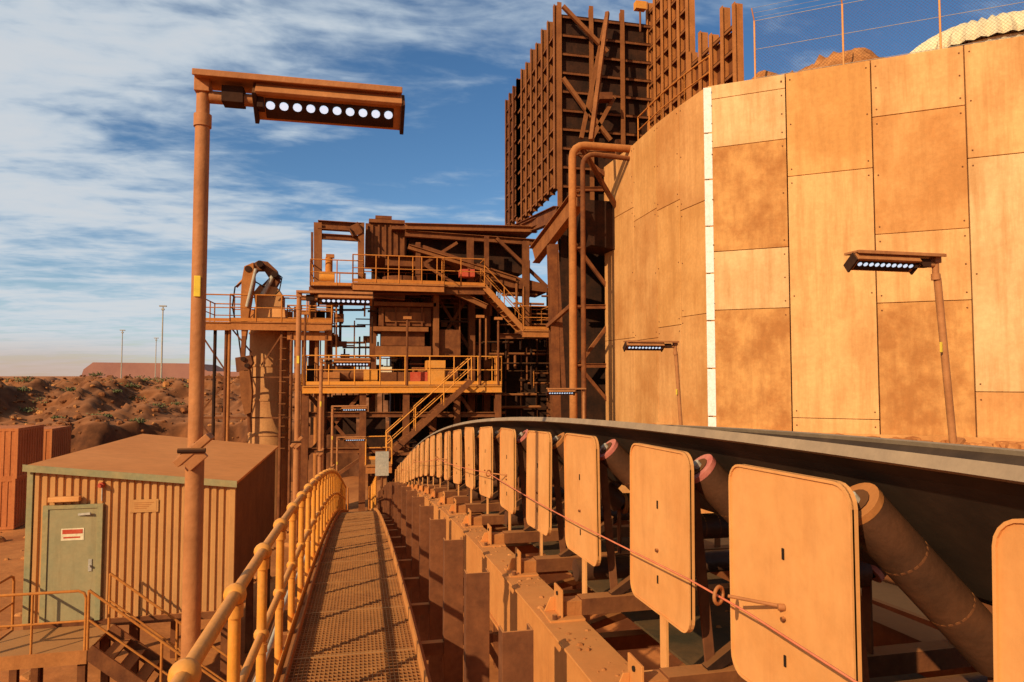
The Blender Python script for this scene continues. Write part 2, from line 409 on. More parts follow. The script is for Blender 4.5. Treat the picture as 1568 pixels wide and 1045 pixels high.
k=-1.5
while k<28:
    ph=((k-2.28)/4.6)%1; sag=-.05*math.sin(math.pi*ph)
    pts.append((1.27,k,-.765-D(k)+sag)); k+=.4
b.path(pts,.004,'cord',6); b.done()

# ---------------------------------------------------------------- walkway
b=B('walkway_grating')
WZ=-1.95
w0,w1=-.46,.43
n=30
for i in range(n+1):
    x=w0+(w1-w0)*i/n; b.sbox(x-.0024,x+.0024,WZ-.03,WZ,ss[0:],'grat')
k=-1.5
while k<29:
    b.box2((w0,k-.0035,WZ-D(k)-.014),(w1,k+.0035,WZ-D(k)+.002),'grat'); k+=.06 if k<14 else .1
k=-.6
while k<29:
    b.box2((w0,k-.012,WZ-D(k)-.03),(w1,k+.012,WZ-D(k)+.004),'grat'); k+=1.19
b.done()
b=B('walkway_frame')
b.sbox(w0-.012,w0,WZ-.06,WZ+.07,ss,'steelo'); b.sbox(w1,w1+.012,WZ-.06,WZ+.10,ss,'string')
b.sbox(w0-.07,w0-.02,WZ-.24,WZ-.04,ss,'steel'); b.sbox(w1+.02,w1+.07,WZ-.24,WZ-.04,ss,'steel')
k=.2
while k<29:
    b.box2((w0-.3,k,WZ-D(k)-.16),(w1+.02,k+.08,WZ-D(k)-.06),'steel'); k+=1.19
for s in (3.3,9.5,15.5,21.5,27):
    b.ibeam((-.62,s,WZ-D(s)-.2),(-.62,s,GZ),.18,.18,'steel')
b.done()
b=B('yellow_handrail')
hx=-.55; H=1.0
sp=.92; k=.62
top=[];mid=[]
kk=-1.0
while kk<28.5:
    top.append((hx,kk,WZ+H-D(kk))); mid.append((hx,kk,WZ+.52-D(kk))); kk+=.46
b.path(top,.029,'rail',12); b.path(mid,.024,'rail',10)
while k<28.5:
    z=WZ-D(k)
    b.tube((hx,k,z-.12),(hx,k,z+H),.028,'rail',12)
    b.ball((hx,k,z+H),.052,'rail',14); b.ball((hx,k,z+.52),.045,'rail',12)
    b.tube((hx,k,z+H-.1),(hx,k,z+H-.04),.038,'rail',12)
    b.tube((hx,k,z+.42),(hx,k,z+.47),.035,'rail',12)
    b.box((hx,k,z-.1),(.02,.12,.2),'rail')
    k+=sp
b.sbox(hx+.03,hx+.036,WZ+.0,WZ+.12,ss[1:],'rail')
b.done()
b=B('cable_conduit')
pts=[(-.63,t,WZ+.12-D(t)+.03*math.sin(t*2.1)) for t in [j*.4 for j in range(70)]]
b.path(pts,.018,'grey',8); b.path([(x-.05,y,z-.08) for x,y,z in pts],.014,'dark',8); b.done()
b=B('far_walkway')
b.sbox(4.5,5.3,WZ-.04,WZ,ss,'grat'); b.sbox(5.3,5.36,WZ-.2,WZ+.1,ss,'steel'); b.sbox(4.44,4.5,WZ-.2,WZ+.1,ss,'steel')
for s in (3.6,9.5,15.5,21.5,27):
    b.box2((3.2,s,WZ-.2-D(s)),(5.36,s+.1,WZ-.06-D(s)),'steel'); b.ibeam((5.1,s,WZ-.2-D(s)),(5.1,s,GZ),.18,.18,'steel')
b.done()

# ---------------------------------------------------------------- lamps
def lamp(x,s,ztop,zb,side,first=False,name='walkway_lamp_post',lean=0.):
    b=B(name); sg=side
    zm=-.35 if first else zb+(ztop-zb)*.45
    lx=lambda z: x+lean*(ztop-z)/(ztop-zb)
    b.tube((lx(zb),s,zb),(lx(zm),s,zm),.042,'post',16)
    b.tube((lx(zm),s,zm),(lx(ztop-.22),s,ztop-.22),.034,'post',16); b.tube((x,s,ztop-.24),(x,s,ztop-.18),.041,'post',16)
    b.tube((x,s,ztop-.22),(x,s,ztop-.04),.031,'post',16)
    R=Matrix.Rotation(rad(-42*1),3,'Y'); xm=lx(zm)
    b.box((xm+.0,s-.02,zm-.0),(.19,.10,.035),'post',R); b.box((xm,s-.05,zm-.03),(.10,.03,.09),'post',R)
    b.tube((xm-.06,s-.07,zm+.0),(xm+.06,s-.07,zm),.012,'dark',8)
    for z in (zb+.35,zb+.05):
        b.tube((lx(z),s,z-.02),(lx(z),s,z+.02),.058,'post',14); b.box((lx(z)+sg*.05,s-.01,z),(.16,.02,.03),'post')
    b.box((x+sg*.001,s-.038,.42 if first else ztop-.9),(.03,.006,.10),'sticker')
    L=.98
    b.box((x+sg*(L/2-.03),s,ztop-.005),(L,.20,.022),'post'); b.box((x+sg*(L/2-.03),s-.1,ztop-.012),(L,.012,.03),'post')
    b.box((x+sg*.0,s,ztop-.04),(.07,.08,.07),'post')
    b.tube((x+sg*.03,s,ztop-.09),(x+sg*.30,s,ztop-.09),.03,'post',10); b.box((x+sg*.14,s,ztop-.08),(.10,.09,.08),'dark')
    b.box((x+sg*.27,s,ztop-.09),(.03,.12,.10),'dark')
    R=Matrix.Rotation(rad(-38),3,'X')
    c=V(x+sg*.60,s,ztop-.10)
    b.box(c,(.70,.15,.055),'post',R); 
    for o in (-.355,.355): b.box(c+V(o,0,0),(.02,.17,.10),'dark',R)
    b.box(c+R@V(0,-.085,-.01),(.70,.02,.075),'post',R)
    b.box(c+R@V(0,.005,-.03),(.62,.11,.006),'dark',R)
    for i in range(10):
        q=c+R@V(-.285+i*.0633,-.015,-.033)
        b.tube(q,q+R@V(0,0,-.007),.021,'led',12)
    b.done(.003)
lamp(-.76,3.5,1.44,WZ-.1,1,True)
lamp(-.80,9.35,1.10,WZ-.1-D(9.35),1)
lamp(-.76,14.0,.33,WZ-.1-D(14),1)
lamp(-.76,20.0,-.87,WZ-.1-D(20),1)
lamp(-.76,24.6,-2.15,WZ-.1-D(24.6),1)
lamp(5.5,5.6,1.17,WZ-.1-D(5.6),-1,lean=.26)
lamp(5.5,11.3,.60,WZ-.1-D(11.3),-1,lean=.20)
lamp(5.45,16.3,-.33,WZ-.1-D(16),-1)

# ---------------------------------------------------------------- hut
hut=empty('site_hut')
hs0,hs1,hl0,hl1,hz=14.36,21.06,-5.9,-2.43,-4.54
zl,zr=-1.64,-2.06
b=B('walls')
def zt(x): return zl+(zr-zl)*(x-hl0)/(hl1-hl0)-.06
b.prism([(hl0+.03,hs0+.03,hz),(hl1-.03,hs0+.03,hz),(hl1-.03,hs0+.03,zt(hl1)),(hl0+.03,hs0+.03,zt(hl0))],(0,hs1-hs0-.06,0),'hut')
def corr(p0,p1,nrm,pitch,depth,zf,mat='hut'):
    p0=Vector(p0);p1=Vector(p1);L=(p1-p0).length;n=int(L/pitch);d=(p1-p0)/L;nrm=Vector(nrm);vs=[];pr=[]
    for i in range(n):
        o=i*L/n; w=L/n
        for t,h in ((0,0),(.30,0),(.40,1),(.90,1)): pr.append((o+t*w,h*depth))
    pr.append((L,0))
    for o,h in pr:
        q=p0+d*o+nrm*h; vs+= [(q.x,q.y,hz),(q.x,q.y,zf(q.x))]
    b.add(vs,[(2*i,2*i+2,2*i+3,2*i+1) for i in range(len(pr)-1)],mat)
corr((hl0,hs0,0),(hl1,hs0,0),(0,-1,0),.13,.035,zt)
corr((hl1,hs0,0),(hl1,hs1,0),(1,0,0),.125,.035,zt,'hutshade')
corr((hl0,hs0,0),(hl0,hs1,0),(-1,0,0),.125,.035,zt)
b.done(parent=hut)
b=B('trim')
for x in (hl0-.02,hl1+.02): 
    b.box2((x-.05,hs0-.06,hz),(x+.05,hs0+.03,zt(x)),'hut' if x>-3 else 'hutg')
b.box2((hl0-.05,hs0-.06,hz-.14),(hl1+.05,hs1,hz),'steel')
b.done(.005,parent=hut)
b=B('roof')
b.prism([(hl0-.10,hs0-.14,zl-.02),(hl1+.10,hs0-.14,zr-.02),(hl1+.10,hs0-.14,zr-.07),(hl0-.10,hs0-.14,zl-.07)],(0,hs1-hs0+.3,0),'roof')
b.prism([(hl0-.11,hs0-.155,zl+.005),(hl1+.11,hs0-.155,zr+.005),(hl1+.11,hs0-.155,zr-.12),(hl0-.11,hs0-.155,zl-.12)],(0,.014,0),'hutg')
b.done(parent=hut)
b=B('door')
d0=P(75,860,hs0).x; d1=P(150,860,hs0).x; yb=hs0-.05
b.box2((d0,yb,hz+.02),(d1,yb-.03,hz+2.06),'hutd')
for x in (d0-.045,d1+.045): b.box2((x-.045,yb+.02,hz),(x+.045,yb-.05,hz+2.13),'hutg')
b.box2((d0,yb+.02,hz+2.062),(d1,yb-.05,hz+2.13),'hutg')
b.box2((d0+.22,yb-.031,hz+1.48),(d0+.60,yb-.037,hz+1.70),'cream'); b.box2((d0+.24,yb-.0375,hz+1.60),(d0+.58,yb-.040,hz+1.68),'red')
b.box2((d0+.26,yb-.0375,hz+1.52),(d0+.54,yb-.040,hz+1.55),'red')
b.tube((d1-.1,yb-.03,hz+1.0),(d1-.1,yb-.09,hz+1.0),.02,'grey',8); b.box2((d1-.13,yb-.03,hz+.9),(d1-.07,yb-.045,hz+1.12),'grey')
b.beam((d0+.5,yb-.04,hz+1.95),(d1-.1,yb-.09,hz+1.97),.03,.04,'grey')
b.done(.004,parent=hut)
b=B('door_light')
q=P(103,763,hs0)
b.box((q.x,yb-.06,q.z),(.52,.12,.09),'plate'); b.done(.01,parent=hut)
b=B('wall_sign'); q=P(222,774,hs0); b.box((q.x,hs0-.045,q.z),(.5,.012,.24),'hut'); b.box((q.x,hs0-.053,q.z),(.44,.004,.18),'hut'); 
for k in range(4): b.box((q.x-.02*k,hs0-.056,q.z+.06-.035*k),(.34-.04*k,.002,.012),'steelo')
q=P(158,742,hs0); b.tube((q.x,hs0-.03,q.z),(q.x,hs0-.13,q.z),.05,'red',12); b.tube((q.x,hs0-.13,q.z),(q.x,hs0-.2,q.z),.03,'red',12); b.tube((q.x,hs0-.04,q.z-.05),(q.x,hs0-.04,q.z-.3),.012,'grey',6)
b.done(parent=hut)
b=B('stumps')
for x in (hl0+.1,(hl0+hl1)/2,hl1-.1):
    for y in (hs0+.2,hs0+3.2,hs1-.3): b.ibeam((x,y,GZ-.3),(x,y,hz-.14),.15,.15,'steel')
b.done(parent=hut)
b=B('hut_landing')
y0,y1=12.95,14.25; x0=-6.1; x1=-4.42; z=-4.62
b.box2((x0,y0,z-.04),(x1,y1,z),'grat'); b.box2((x0,y0-.03,z-.2),(x1,y0,z+.02),'steelo'); b.box2((x0-.03,y0,z-.2),(x0,y1,z+.02),'steelo')
for x,y in ((x0+.1,y0+.1),(x1-.1,y0+.1),(x0+.1,y1-.1),(x1-.1,y1-.1)): b.ibeam((x,y,z-.05),(x,y,GZ-.3),.12,.12,'steel')
def loop(p,q):
    p=Vector(p);q=Vector(q);u=V(0,0,1);d=(q-p).normalized();c=.12
    b.path([p,p+u*(1.0-c),p+u*(1-c*.3)+d*c*.3,p+u+d*c,q+u-d*c,q+u*(1-c*.3)-d*c*.3,q+u*(1-c),q],.024,'railb',8)
    b.tube(p+u*.5,q+u*.5,.02,'railb',8)
    m=p.lerp(q,.5); b.tube(m,m+u,.02,'railb',8)
loop((x0,y1,z),(x0,y0+.03,z)); loop((x0+.04,y0,z),(x1-.04,y0,z))
wv=V(0,1.0,0)
stairs(b,(x1,y0,z),(x1+2.3,y0,GZ+.1),wv,'steel','railb')
b.done()
b=B('wheeled_skid')
zc=GZ+.45
for y in (10.3,11.6):
    b.ibeam((-6.4,y,zc+.35),(-2.6,y,zc+.35),.16,.26,'steel')
    for x in (-5.6,-4.6,-3.2):
        b.tube((x,y-.18,zc),(x,y+.12,zc),.44,'tyre',20); b.tube((x,y-.2,zc),(x,y-.17,zc),.2,'steel',14)
b.box2((-6.2,10.4,zc+.46),(-5.2,11.6,zc+.6),'steelo')
for x in (-5.1,-4.4,-3.6,-2.9): b.beam((x,10.3,zc+.5),(x,11.6,zc+.5),.12,.12,'dark')
b.done(.01)
b=B('timber_pallet_stack')
for k in range(4):
    for j in range(6): b.box((-7.6+.0*k,11.2+j*.17,GZ+.1+k*.2),(1.2,.1,.03),'cream')
    for j in range(3): b.box((-8.15+j*.55,11.6,GZ+.03+k*.2),(.08,1.0,.1),'cream')
b.done()
def container(p,L,W,Hh,mat):
    b=B('shipping_container'); x,y,z=p
    b.box2((x+.03,y+.03,z+.02),(x+L-.03,y+W-.03,z+Hh-.02),mat)
    for xx in (x,x+L-.12):
        for yy in (y,y+W-.12): b.box2((xx,yy,z),(xx+.12,yy+.12,z+Hh),mat)
    for zz in (z,z+Hh-.12):
        b.box2((x+.12,y,zz),(x+L-.12,y+.1,zz+.12),mat); b.box2((x+L-.1,y+.12,zz),(x+L,y+W-.12,zz+.12),mat)
    k=x+.2
    while k<x+L-.25: b.box2((k,y+.005,z+.12),(k+.1,y+.03,z+Hh-.12),mat); k+=.24
    k=y+.2
    while k<y+W-.2: b.box2((x+L-.03,k,z+.12),(x+L-.003,k+.1,z+Hh-.12),mat); k+=.24
    b.done()
q=P(22,780,33.5)
container((q.x-6.1,33.5,GZ),6.1,2.44,2.15,'cont'); container((q.x-6.05,33.5,GZ+2.15),6.1,2.44,2.15,'cont')
q=P(78,720,40); container((q.x-6.1,40,GZ+1.2),6.1,2.44,2.6,'cont')

# ---------------------------------------------------------------- tank
TZ=9.0
pp=[(970,222),(1005,190),(1040,163),(1083,133),(1200,112),(1333,93),(1475,70)]
tp=[PZ(x,y,TZ) for x,y in pp]
tp=[V(p.x,p.y,0) for p in tp]
d=(tp[-1]-tp[3]).normalized()
w=(tp[-1]-tp[3]).length/3
for k in range(4,7): tp[k]=tp[3]+d*w*(k-3)
for k in range(1,4): tp.append(tp[6]+d*w*k)
tank=empty('concrete_storage_bin')
back=[tp[0]+V(-.1,3.0,0)]
poly=[back[0]]+tp+[V(30,tp[-1].y+2,0),V(30,28.3,0),V(11,28.3,0)]
seams={1:[160,315,500],2:[315,483],3:[150,225,385,475],4:[270,640],5:[180,360,465],6:[245,600],0:[330,520],7:[200,400],8:[300,500],9:[300]}
tank_segs=list(zip(poly[:10],poly[1:11]))
b=B('core')
cx=V(17,23,0)
def inset(p,t): return p+(cx-p).normalized()*t
outer=[inset(p,.10) for p in poly]; inner=[inset(p,.6) for p in poly]; n=len(poly)
vs=[(p.x,p.y,GZ) for p in outer]+[(p.x,p.y,TZ-.03) for p in outer]+[(p.x,p.y,TZ-.03) for p in inner]+[(p.x,p.y,TZ-3) for p in inner]
fs=[]
for L in range(3):
    for i in range(n): fs.append((L*n+i,L*n+(i+1)%n,(L+1)*n+(i+1)%n,(L+1)*n+i))
b.add(vs,fs,'brown'); b.done(parent=tank)
b=B('panels'); bb=B('fixings')
mats=['c0','c1','c2','c4','c3','c0','c4']
for i,(a,c) in enumerate(tank_segs):
    d=(c-a); L=d.length; d=d/L; nr=V(d.y,-d.x,0)
    if nr.dot(cx-a)>0: nr=-nr
    px=[955,970,1005,1040,1083,1200,1333,1475,1600,1700][i]
    key={0:0,1:0,2:1,3:2,4:3,5:4,6:5,7:6,8:7,9:8}[i]
    ys=seams[key]
    mid=(a+c)/2
    zs=[TZ]
    for y in ys:
        r=ray(px+20,y); t=math.hypot(mid.x,mid.y)/math.hypot(r.x,r.y); zs.append(r.z*t)
    zs.append(GZ); zs=sorted(set(zs),reverse=True)
    zs=[z for z in zs if z<=TZ]
    for k in range(len(zs)-1):
        z1,z0=zs[k]-.008,zs[k+1]+.008
        if z1-z0<.1: continue
        R=Matrix((d,-nr,V(0,0,1))).transposed()
        m=random.choice(mats)
        if (key,k) in ((3,4),(5,3),(3,2)): m='cstain'
        if (key,k) in ((3,0),(3,1),(3,3)): m='c2'
        if (key,k)==(4,1): m='c0'
        if key<3: m=random.choice(['c1','c4','c3'])
        th=.12+random.uniform(-.006,.006)
        b.box((a+c)/2+V(0,0,(z0+z1)/2)+nr*(th/2-.09),(L-.03,th,z1-z0),m,R)
        for o in (.12,L-.12):
            for zz in (z1-.2,(z0+z1)/2,z0+.2):
                q=a+d*o+V(0,0,zz)+nr*(th-.09); bb.tube(q,q+nr*.012,.022,'brown',8)
b.done(.012,parent=tank); bb.done(parent=tank)
b=B('white_corner_strip'); c=tp[3]
z=TZ-.05
nr=V(-.5,-.86,0).normalized()
while z>GZ+1:
    b.box(c+nr*.03+V(0,0,z-.72),(.24,.07,1.42),'white',Matrix.Rotation(rad(-25),3,'Z')); z-=1.46
b.done(.01,parent=tank)
b=B('footing'); 
for i in range(2,10):
    a,c=tank_segs[i]; d=(c-a).normalized(); nr=V(d.y,-d.x,0)
    if nr.dot(cx-a)>0: nr=-nr
    b.prism([a+nr*.05+V(0,0,GZ),a+nr*1.0+V(0,0,GZ),a+nr*.8+V(0,0,-1.95),a+nr*.05+V(0,0,-1.65)],(c-a),'c3')
    for k in range(30):
        q=a.lerp(c,random.random())+nr*random.uniform(.1,.8); b.rock((q.x,q.y,-1.85),random.uniform(.05,.28),'rock')
b.done(parent=tank)
b=B('ore_fill')
N=70
vs=[];fs=[]
for j in range(N+1):
    for i in range(N+1):
        A0=inset(tp[0],.7);A1=V(29,28,0);B0=inset(tp[3],.7);B1=inset(tp[9],.8)
        u=i/N;v=j/N; p=(B0.lerp(B1,u)).lerp(A0.lerp(A1,u),v)
        ku=min(1,max(.15,u*5))
        h=8.6+.35*noise.noise(V(p.x*2.6,p.y*2.6,4))+.15*noise.noise(V(p.x*7,p.y*7,4))+min(v*6,1)*ku*(1.45+1.35*noise.noise(V(p.x*.55+2,p.y*.2,1)))
        vs.append((p.x,p.y,h))
for j in range(N):
    for i in range(N): k=j*(N+1)+i; fs.append((k,k+1,k+N+2,k+N+1))
b.add(vs,fs,'rock',True); b.done(parent=tank)
b=B('ribbed_dome_cover')
r=ray(1508,47); t=27/math.hypot(r.x,r.y); c=V(r.x*t,r.y*t,r.z*t-1.3)
n=90; vs=[];fs=[];rings=10
for j in range(rings+1):
    th=math.pi/2*j/rings
    for i in range(n):
        a=2*math.pi*i/n; rr=2.6*(1+(.06 if i%2 else -.0))
        vs.append((c.x+rr*math.sin(th)*math.cos(a)*1.0,c.y+rr*math.sin(th)*math.sin(a),c.z+ (1.2+ (.10 if i%2 else 0))*math.cos(th)))
for j in range(rings):
    for i in range(n): fs.append((j*n+i,(j+1)*n+i,(j+1)*n+(i+1)%n,j*n+(i+1)%n))
b.add(vs,fs,'cream'); b.tube(c+V(0,0,-2.5),c,2.5,'cream',40); b.done()
b=B('chainlink_fence')
a=tp[3].lerp(tp[4],.6); c=tp[9]; L=(c-a).length; d=(c-a)/L; n=int(L/2.3); ht=1.9
inw=(cx-a).normalized()
for i in range(n+1):
    q=a+d*(i*L/n)+V(0,0,TZ-.1)+inw*.2; b.tube(q,q+V(0,0,ht+.1),.028,'plate',8); b.tube(q+V(0,0,ht+.1),q+V(0,0,ht+.4)-inw*.25,.02,'plate',6)
off=V(0,0,TZ)+inw*.2
for z in (.1,1.0,ht): b.tube(a+off+V(0,0,z),c+off+V(0,0,z),.008,'grey',5)
for k in range(3): b.tube(a+off+V(0,0,ht+.12*k+.1)-inw*.08*k,c+off+V(0,0,ht+.12*k+.1)-inw*.08*k,.005,'grey',4)
x=-ht
while x<L:
    for sgn in (0,1):
        x0=max(x,0);x1=min(x+ht,L)
        if x1<=x0: continue
        za,zb=(x0-x,x1-x) if sgn==0 else (ht-(x0-x),ht-(x1-x))
        b.tube(a+d*x0+off+V(0,0,za),a+d*x1+off+V(0,0,zb),.0026,'brown',3)
    x+=.10
b.done()
b=B('bin_top_handrail')
q=[tp[0]+V(.2,0,TZ),tp[1]+V(.2,0,TZ),tp[2]+V(.2,0,TZ),tp[3]+V(.2,.2,TZ)]
handrail(b,q,'railb',1.1,.03,1.2); b.done()

# ---------------------------------------------------------------- hopper walls
b=B('steel_hopper_wall')
def ribwall(a,c,z0,z1,npost,pitch=.95,mat='steel',rm='steel',out=V(0,-1,0),plate=True,tops=None,pm=None):
    pm=pm or rm
    a=Vector(a);c=Vector(c); d=(c-a).normalized()
    if plate: 
        R=Matrix((d,-out,V(0,0,1))).transposed(); b.box((a+c)/2+V(0,0,(z0+z1)/2)-out*.06,((c-a).length,.03,z1-z0-.1),mat,R)
    for i in range(npost+1):
        q=a.lerp(c,i/npost); zt_=z1+(tops[i] if tops else .35)
        R=Matrix((d,out,V(0,0,1))).transposed()
        zc=(z0+zt_)/2
        b.box(q+V(0,0,zc)+out*.02,(.035,.34,zt_-z0),pm,R); b.box(q+V(0,0,zc)+out*.20,(.20,.03,zt_-z0),pm,R)
    z=z0+.3
    while z<z1:
        b.beam(a+out*.05+V(0,0,z),c+out*.05+V(0,0,z),.20,.03,rm); b.beam(a+out*.14+V(0,0,z-.05),c+out*.14+V(0,0,z-.05),.02,.12,rm)
        z+=pitch
hl=8.45
ribwall((hl,28.6,0),(hl,36.0,0),8.2,16.0,7,.85,'dark','steelm',V(-1,0,0),pm='steelm',tops=[.5,.3,.45,.3,.5,.3,.4,.3])  # plates behind the ribs are dark, recess shade put into their colour
ribwall((hl,36.0,0),(hl,39.0,0),8.6,16.0,3,.85,'steel','steel',V(-1,0,0),plate=False)
ribwall((hl,28.6,0),(12.9,28.6,0),5.5,16.2,3,.85,'dark','steel',V(0,-1,0),pm='steelm')
ribwall((12.9,28.6,0),(12.9,24.7,0),7,16.8,5,.85,'steel','steelm',V(-1,0,0),pm='steelo')
ribwall((12.9,24.5,0),(12.9,21.2,0),7,12.4,4,.85,'steel','steelm',V(-1,0,0),pm='steelo',tops=[.5,.9,.4,1.0,.7])
def bP(p,q,w,h,mat,ib=False):
    (b.ibeam if ib else b.beam)(p,q,w,h,mat)
for (x0,y0,x1,y1) in ((862,10,930,80),(862,120,905,180),(930,20,890,212),(940,150,905,215),(900,170,935,215)):
    bP(P(x0,y0,28.0),P(x1,y1,28.0),.16,.16,'steelm')
bP(P(915,150,27.9),P(935,150,27.9),.5,.3,'steel')
bP(V(hl-.2,39,8.2),V(hl-.2,28.3,7.0),.3,.7,'steel',True)
bP(P(818,392,29),P(885,305,25.5),.35,.8,'steelm',True)
bP(P(800,350,34),P(870,320,28.2),.3,.4,'steel',True)
for px,s_ in ((862,28.2),(940,28.2)):
    b.ibeam(V(P(px,300,s_).x,s_,7),V(P(px,300,s_).x,s_,GZ),.3,.3,'dark')
b.prism([P(885,305,26.5),P(955,310,26.5),P(955,385,26.5),P(905,375,26.5)],(0,1.5,0),'dark')
for s_,m_ in ((27.6,'steel'),(30.5,'dark')):  # rear braces take the dark colour in place of interior shade
    zz=[640,560,470,380,290,235]
    for k in range(5):
        xa,xb=(885,952) if k%2 else (952,885)
        bP(P(xa,zz[k],s_),P(xb,zz[k+1],s_),.14,.14,m_)
        bP(P(880,zz[k+1],s_),P(958,zz[k+1],s_),.14,.18,m_,True)
for px in (947,): 
    q=P(px,300,26.9); b.tube(V(q.x,26.9,GZ),V(q.x,26.9,P(px,215,26.9).z),.12,'steelm',12)
q0=P(858,300,31.5); q1=P(985,300,31.5)
b.box2((q0.x,31.5,GZ),(q1.x,31.8,8.5),'dark')  # dark backing box added to stand in for the shaded interior
b.done()
b=B('pipe_portal_frame')
q=P(878,640,25.0); zt_=P(878,222,25).z; xe=P(972,215,25).x; xq=q.x
arc=[(xq,25,GZ),(xq,25,zt_-.5)]+[(xq+.5-.5*math.cos(a),25,zt_-.5+.5*math.sin(a)) for a in (rad(22),rad(45),rad(68),rad(90))]+[(xe,25,zt_)]
b.path(arc,.15,'steelo',14)
b.path([(x+.42,y,z-.32 if i>0 else z) for i,(x,y,z) in enumerate(arc[:-1])]+[(xe,25,zt_-.4)],.10,'steel',10)
for y in (300,380,470,560): 
    z=P(878,y,25).z; b.tube((xq,25,z),(xq+.42,25,z),.05,'steel',8)
b.beam(P(905,215,25),P(930,20,27),.16,.16,'steelm')
b.beam(P(890,225,25),P(945,320,26.5),.15,.15,'steel')
q=P(845,375,26.5); b.ibeam(V(q.x,26.5,q.z),V(q.x+.25,26.5,GZ),.34,.34,'steel')
q2=P(858,380,26.5); b.beam(P(850,375,26.5),P(862,600,26.5),.18,.3,'brown')
b.beam(P(838,500,26.5),P(878,465,25.2),.14,.14,'steel')
b.done()

# ---------------------------------------------------------------- processing plant
b=B('crushing_plant_structure')
def bx(px0,py0,px1,py1,s_,dep,mat):
    a=P(px0,py0,s_); c=P(px1,py1,s_); b.box2((a.x,s_,a.z),(c.x,s_+dep,c.z),mat)
def bm_(px0,py0,px1,py1,s_,w,mat,ib=True,h=None):
    (b.ibeam if ib else b.beam)(P(px0,py0,s_),P(px1,py1,s_),w,h or w,mat)
def col(px,pt,pb,s_,w,mat='steel'):
    a=P(px,pt,s_); z=GZ if pb is None else P(px,pb,s_).z
    b.ibeam(V(a.x,s_,a.z),V(a.x,s_,z),w,w,mat)
def plat(px0,px1,py,s_,dep,mat,rm,rh=1.15,back=True,front=True):
    a=P(px0,py,s_); c=P(px1,py,s_); z=a.z
    b.box2((a.x,s_,z-.05),(c.x,s_+dep,z),'grat'); b.ibeam((a.x,s_,z-.2),(c.x,s_,z-.2),.15,.3,mat)
    b.ibeam((a.x,s_+dep,z-.2),(c.x,s_+dep,z-.2),.15,.3,mat)
    k=a.x
    while k<c.x: b.beam((k,s_,z-.16),(k,s_+dep,z-.16),.1,.2,'steel'); k+=1.5
    if front: handrail(b,[(a.x,s_,z),(c.x,s_,z)],rm,rh,.026,1.1)
    handrail(b,[(a.x,s_,z),(a.x,s_+dep,z)],rm,rh,.026,1.2); handrail(b,[(c.x,s_,z),(c.x,s_+dep,z)],rm,rh,.026,1.2)
    if back: handrail(b,[(a.x,s_+dep,z),(c.x,s_+dep,z)],rm,rh,.026,1.2)
bx(745,470,850,700,35,3,'dark'); bx(570,400,760,470,36.5,3,'dark'); bx(600,470,745,760,35.2,2,'dark')  # dark boxes added behind the frame to paint its deep interior shadow
for y in range(410,640,22): bm_(745,y+62,850,y+62,34.9,.12,'dark',False)
for x in range(750,850,24): bm_(x,470,x,640,34.92,.08,'steel',False)
bx(560,342,622,395,33,4,'steel'); 
for x in (562,570,580,590,598,608,618): bm_(x,345,x,395,32.94,.08,'steel',False)
bx(565,335,620,343,32.8,4.4,'steel'); bx(575,330,600,336,33.5,1,'steel')
bm_(487,345,552,349,32.5,.4,'steel'); bm_(487,362,552,366,32.5,.25,'steel'); bm_(620,347,822,352,32.5,.3,'steelm'); bm_(620,358,822,372,32.6,.3,'steel')
b.prism([P(600,346,32.5),P(815,352,32.5),P(815,357,32.5),P(600,351,32.5)],(0,4.5,0),'steel')
b.prism([P(626,366,33.2),P(800,372,33.2),P(800,420,33.2),P(626,385,33.2)],(0,3,0),'dark')
bm_(487,342,487,437,32.5,.35,'steelm'); bm_(553,342,553,437,32.5,.3,'steelm'); bm_(478,356,478,440,33,.1,'steel')
bm_(540,345,548,360,32.3,.5,'steel')
b.prism([P(628,376,32),P(650,376,32),P(795,425,32),P(838,436,32),P(838,448,32),P(780,440,32)],(0,2.4,0),'steel')
bm_(625,378,790,428,31.9,.22,'steelm'); bm_(640,372,640,437,32,.22,'steel'); bm_(720,365,720,437,32,.3,'steel'); bm_(745,362,745,437,32,.2,'steel'); bm_(805,370,805,500,32,.3,'steel')
bm_(760,365,838,440,32.2,.15,'steel',False); bm_(640,400,700,437,32.1,.14,'steel',False); bm_(700,372,640,410,32.1,.14,'steel',False)
plat(475,556,437,31,4,'steelo','railb'); plat(556,742,433,31,5,'steelo','railb',1.25)
plat(540,680,408+24,30.2,.8,'steelo','railb',1.2,back=False)
bm_(475,444,742,446,30.9,.35,'steel'); bm_(590,400,690,404,33,.5,'steel')
bm_(560,450,620,455,31.2,.3,'steel'); bm_(680,440,745,470,31,.25,'steelm')
wv=V(0,1.0,0)
stairs(b,P(742,440,30.8),P(802,505,30.8),wv,'steelo','railb')
plat(800,842,505,30.8,1.5,'steelo','railb',1.1)
bm_(765,515,842,515,31,.25,'steel'); 
bx(572,462,668,470,31.5,2.6,'steelm'); bx(580,470,660,500,31.8,2.2,'steel'); bx(572,500,656,508,31.5,2.6,'steelm'); bx(584,508,650,530,31.8,2,'steel'); bx(575,530,660,545,31.6,2.4,'steelm')
bx(590,478,650,494,31.7,.2,'steelm')
for x in (586,606,626,646): bm_(x,470,x,500,31.72,.08,'steel',False)
q=P(615,455,32.5); b.tube(q,q+V(0,0,.9),.9,'steel',20); b.tube(P(690,520,32),P(690,520,32)+V(0,1,0),.5,'dark',20)
bx(672,505,705,545,31.8,1.5,'steel'); bx(664,452,672,545,31.5,.3,'steelm')
plat(463,768,590,30,4.5,'yel','rail',1.25)
bx(557,566,578,588,30.6,1.6,'yel'); bx(578,570,628,586,30.7,1.6,'steel'); bx(655,552,682,588,30.7,1.4,'yel'); bx(628,570,655,588,30.7,1.2,'red')
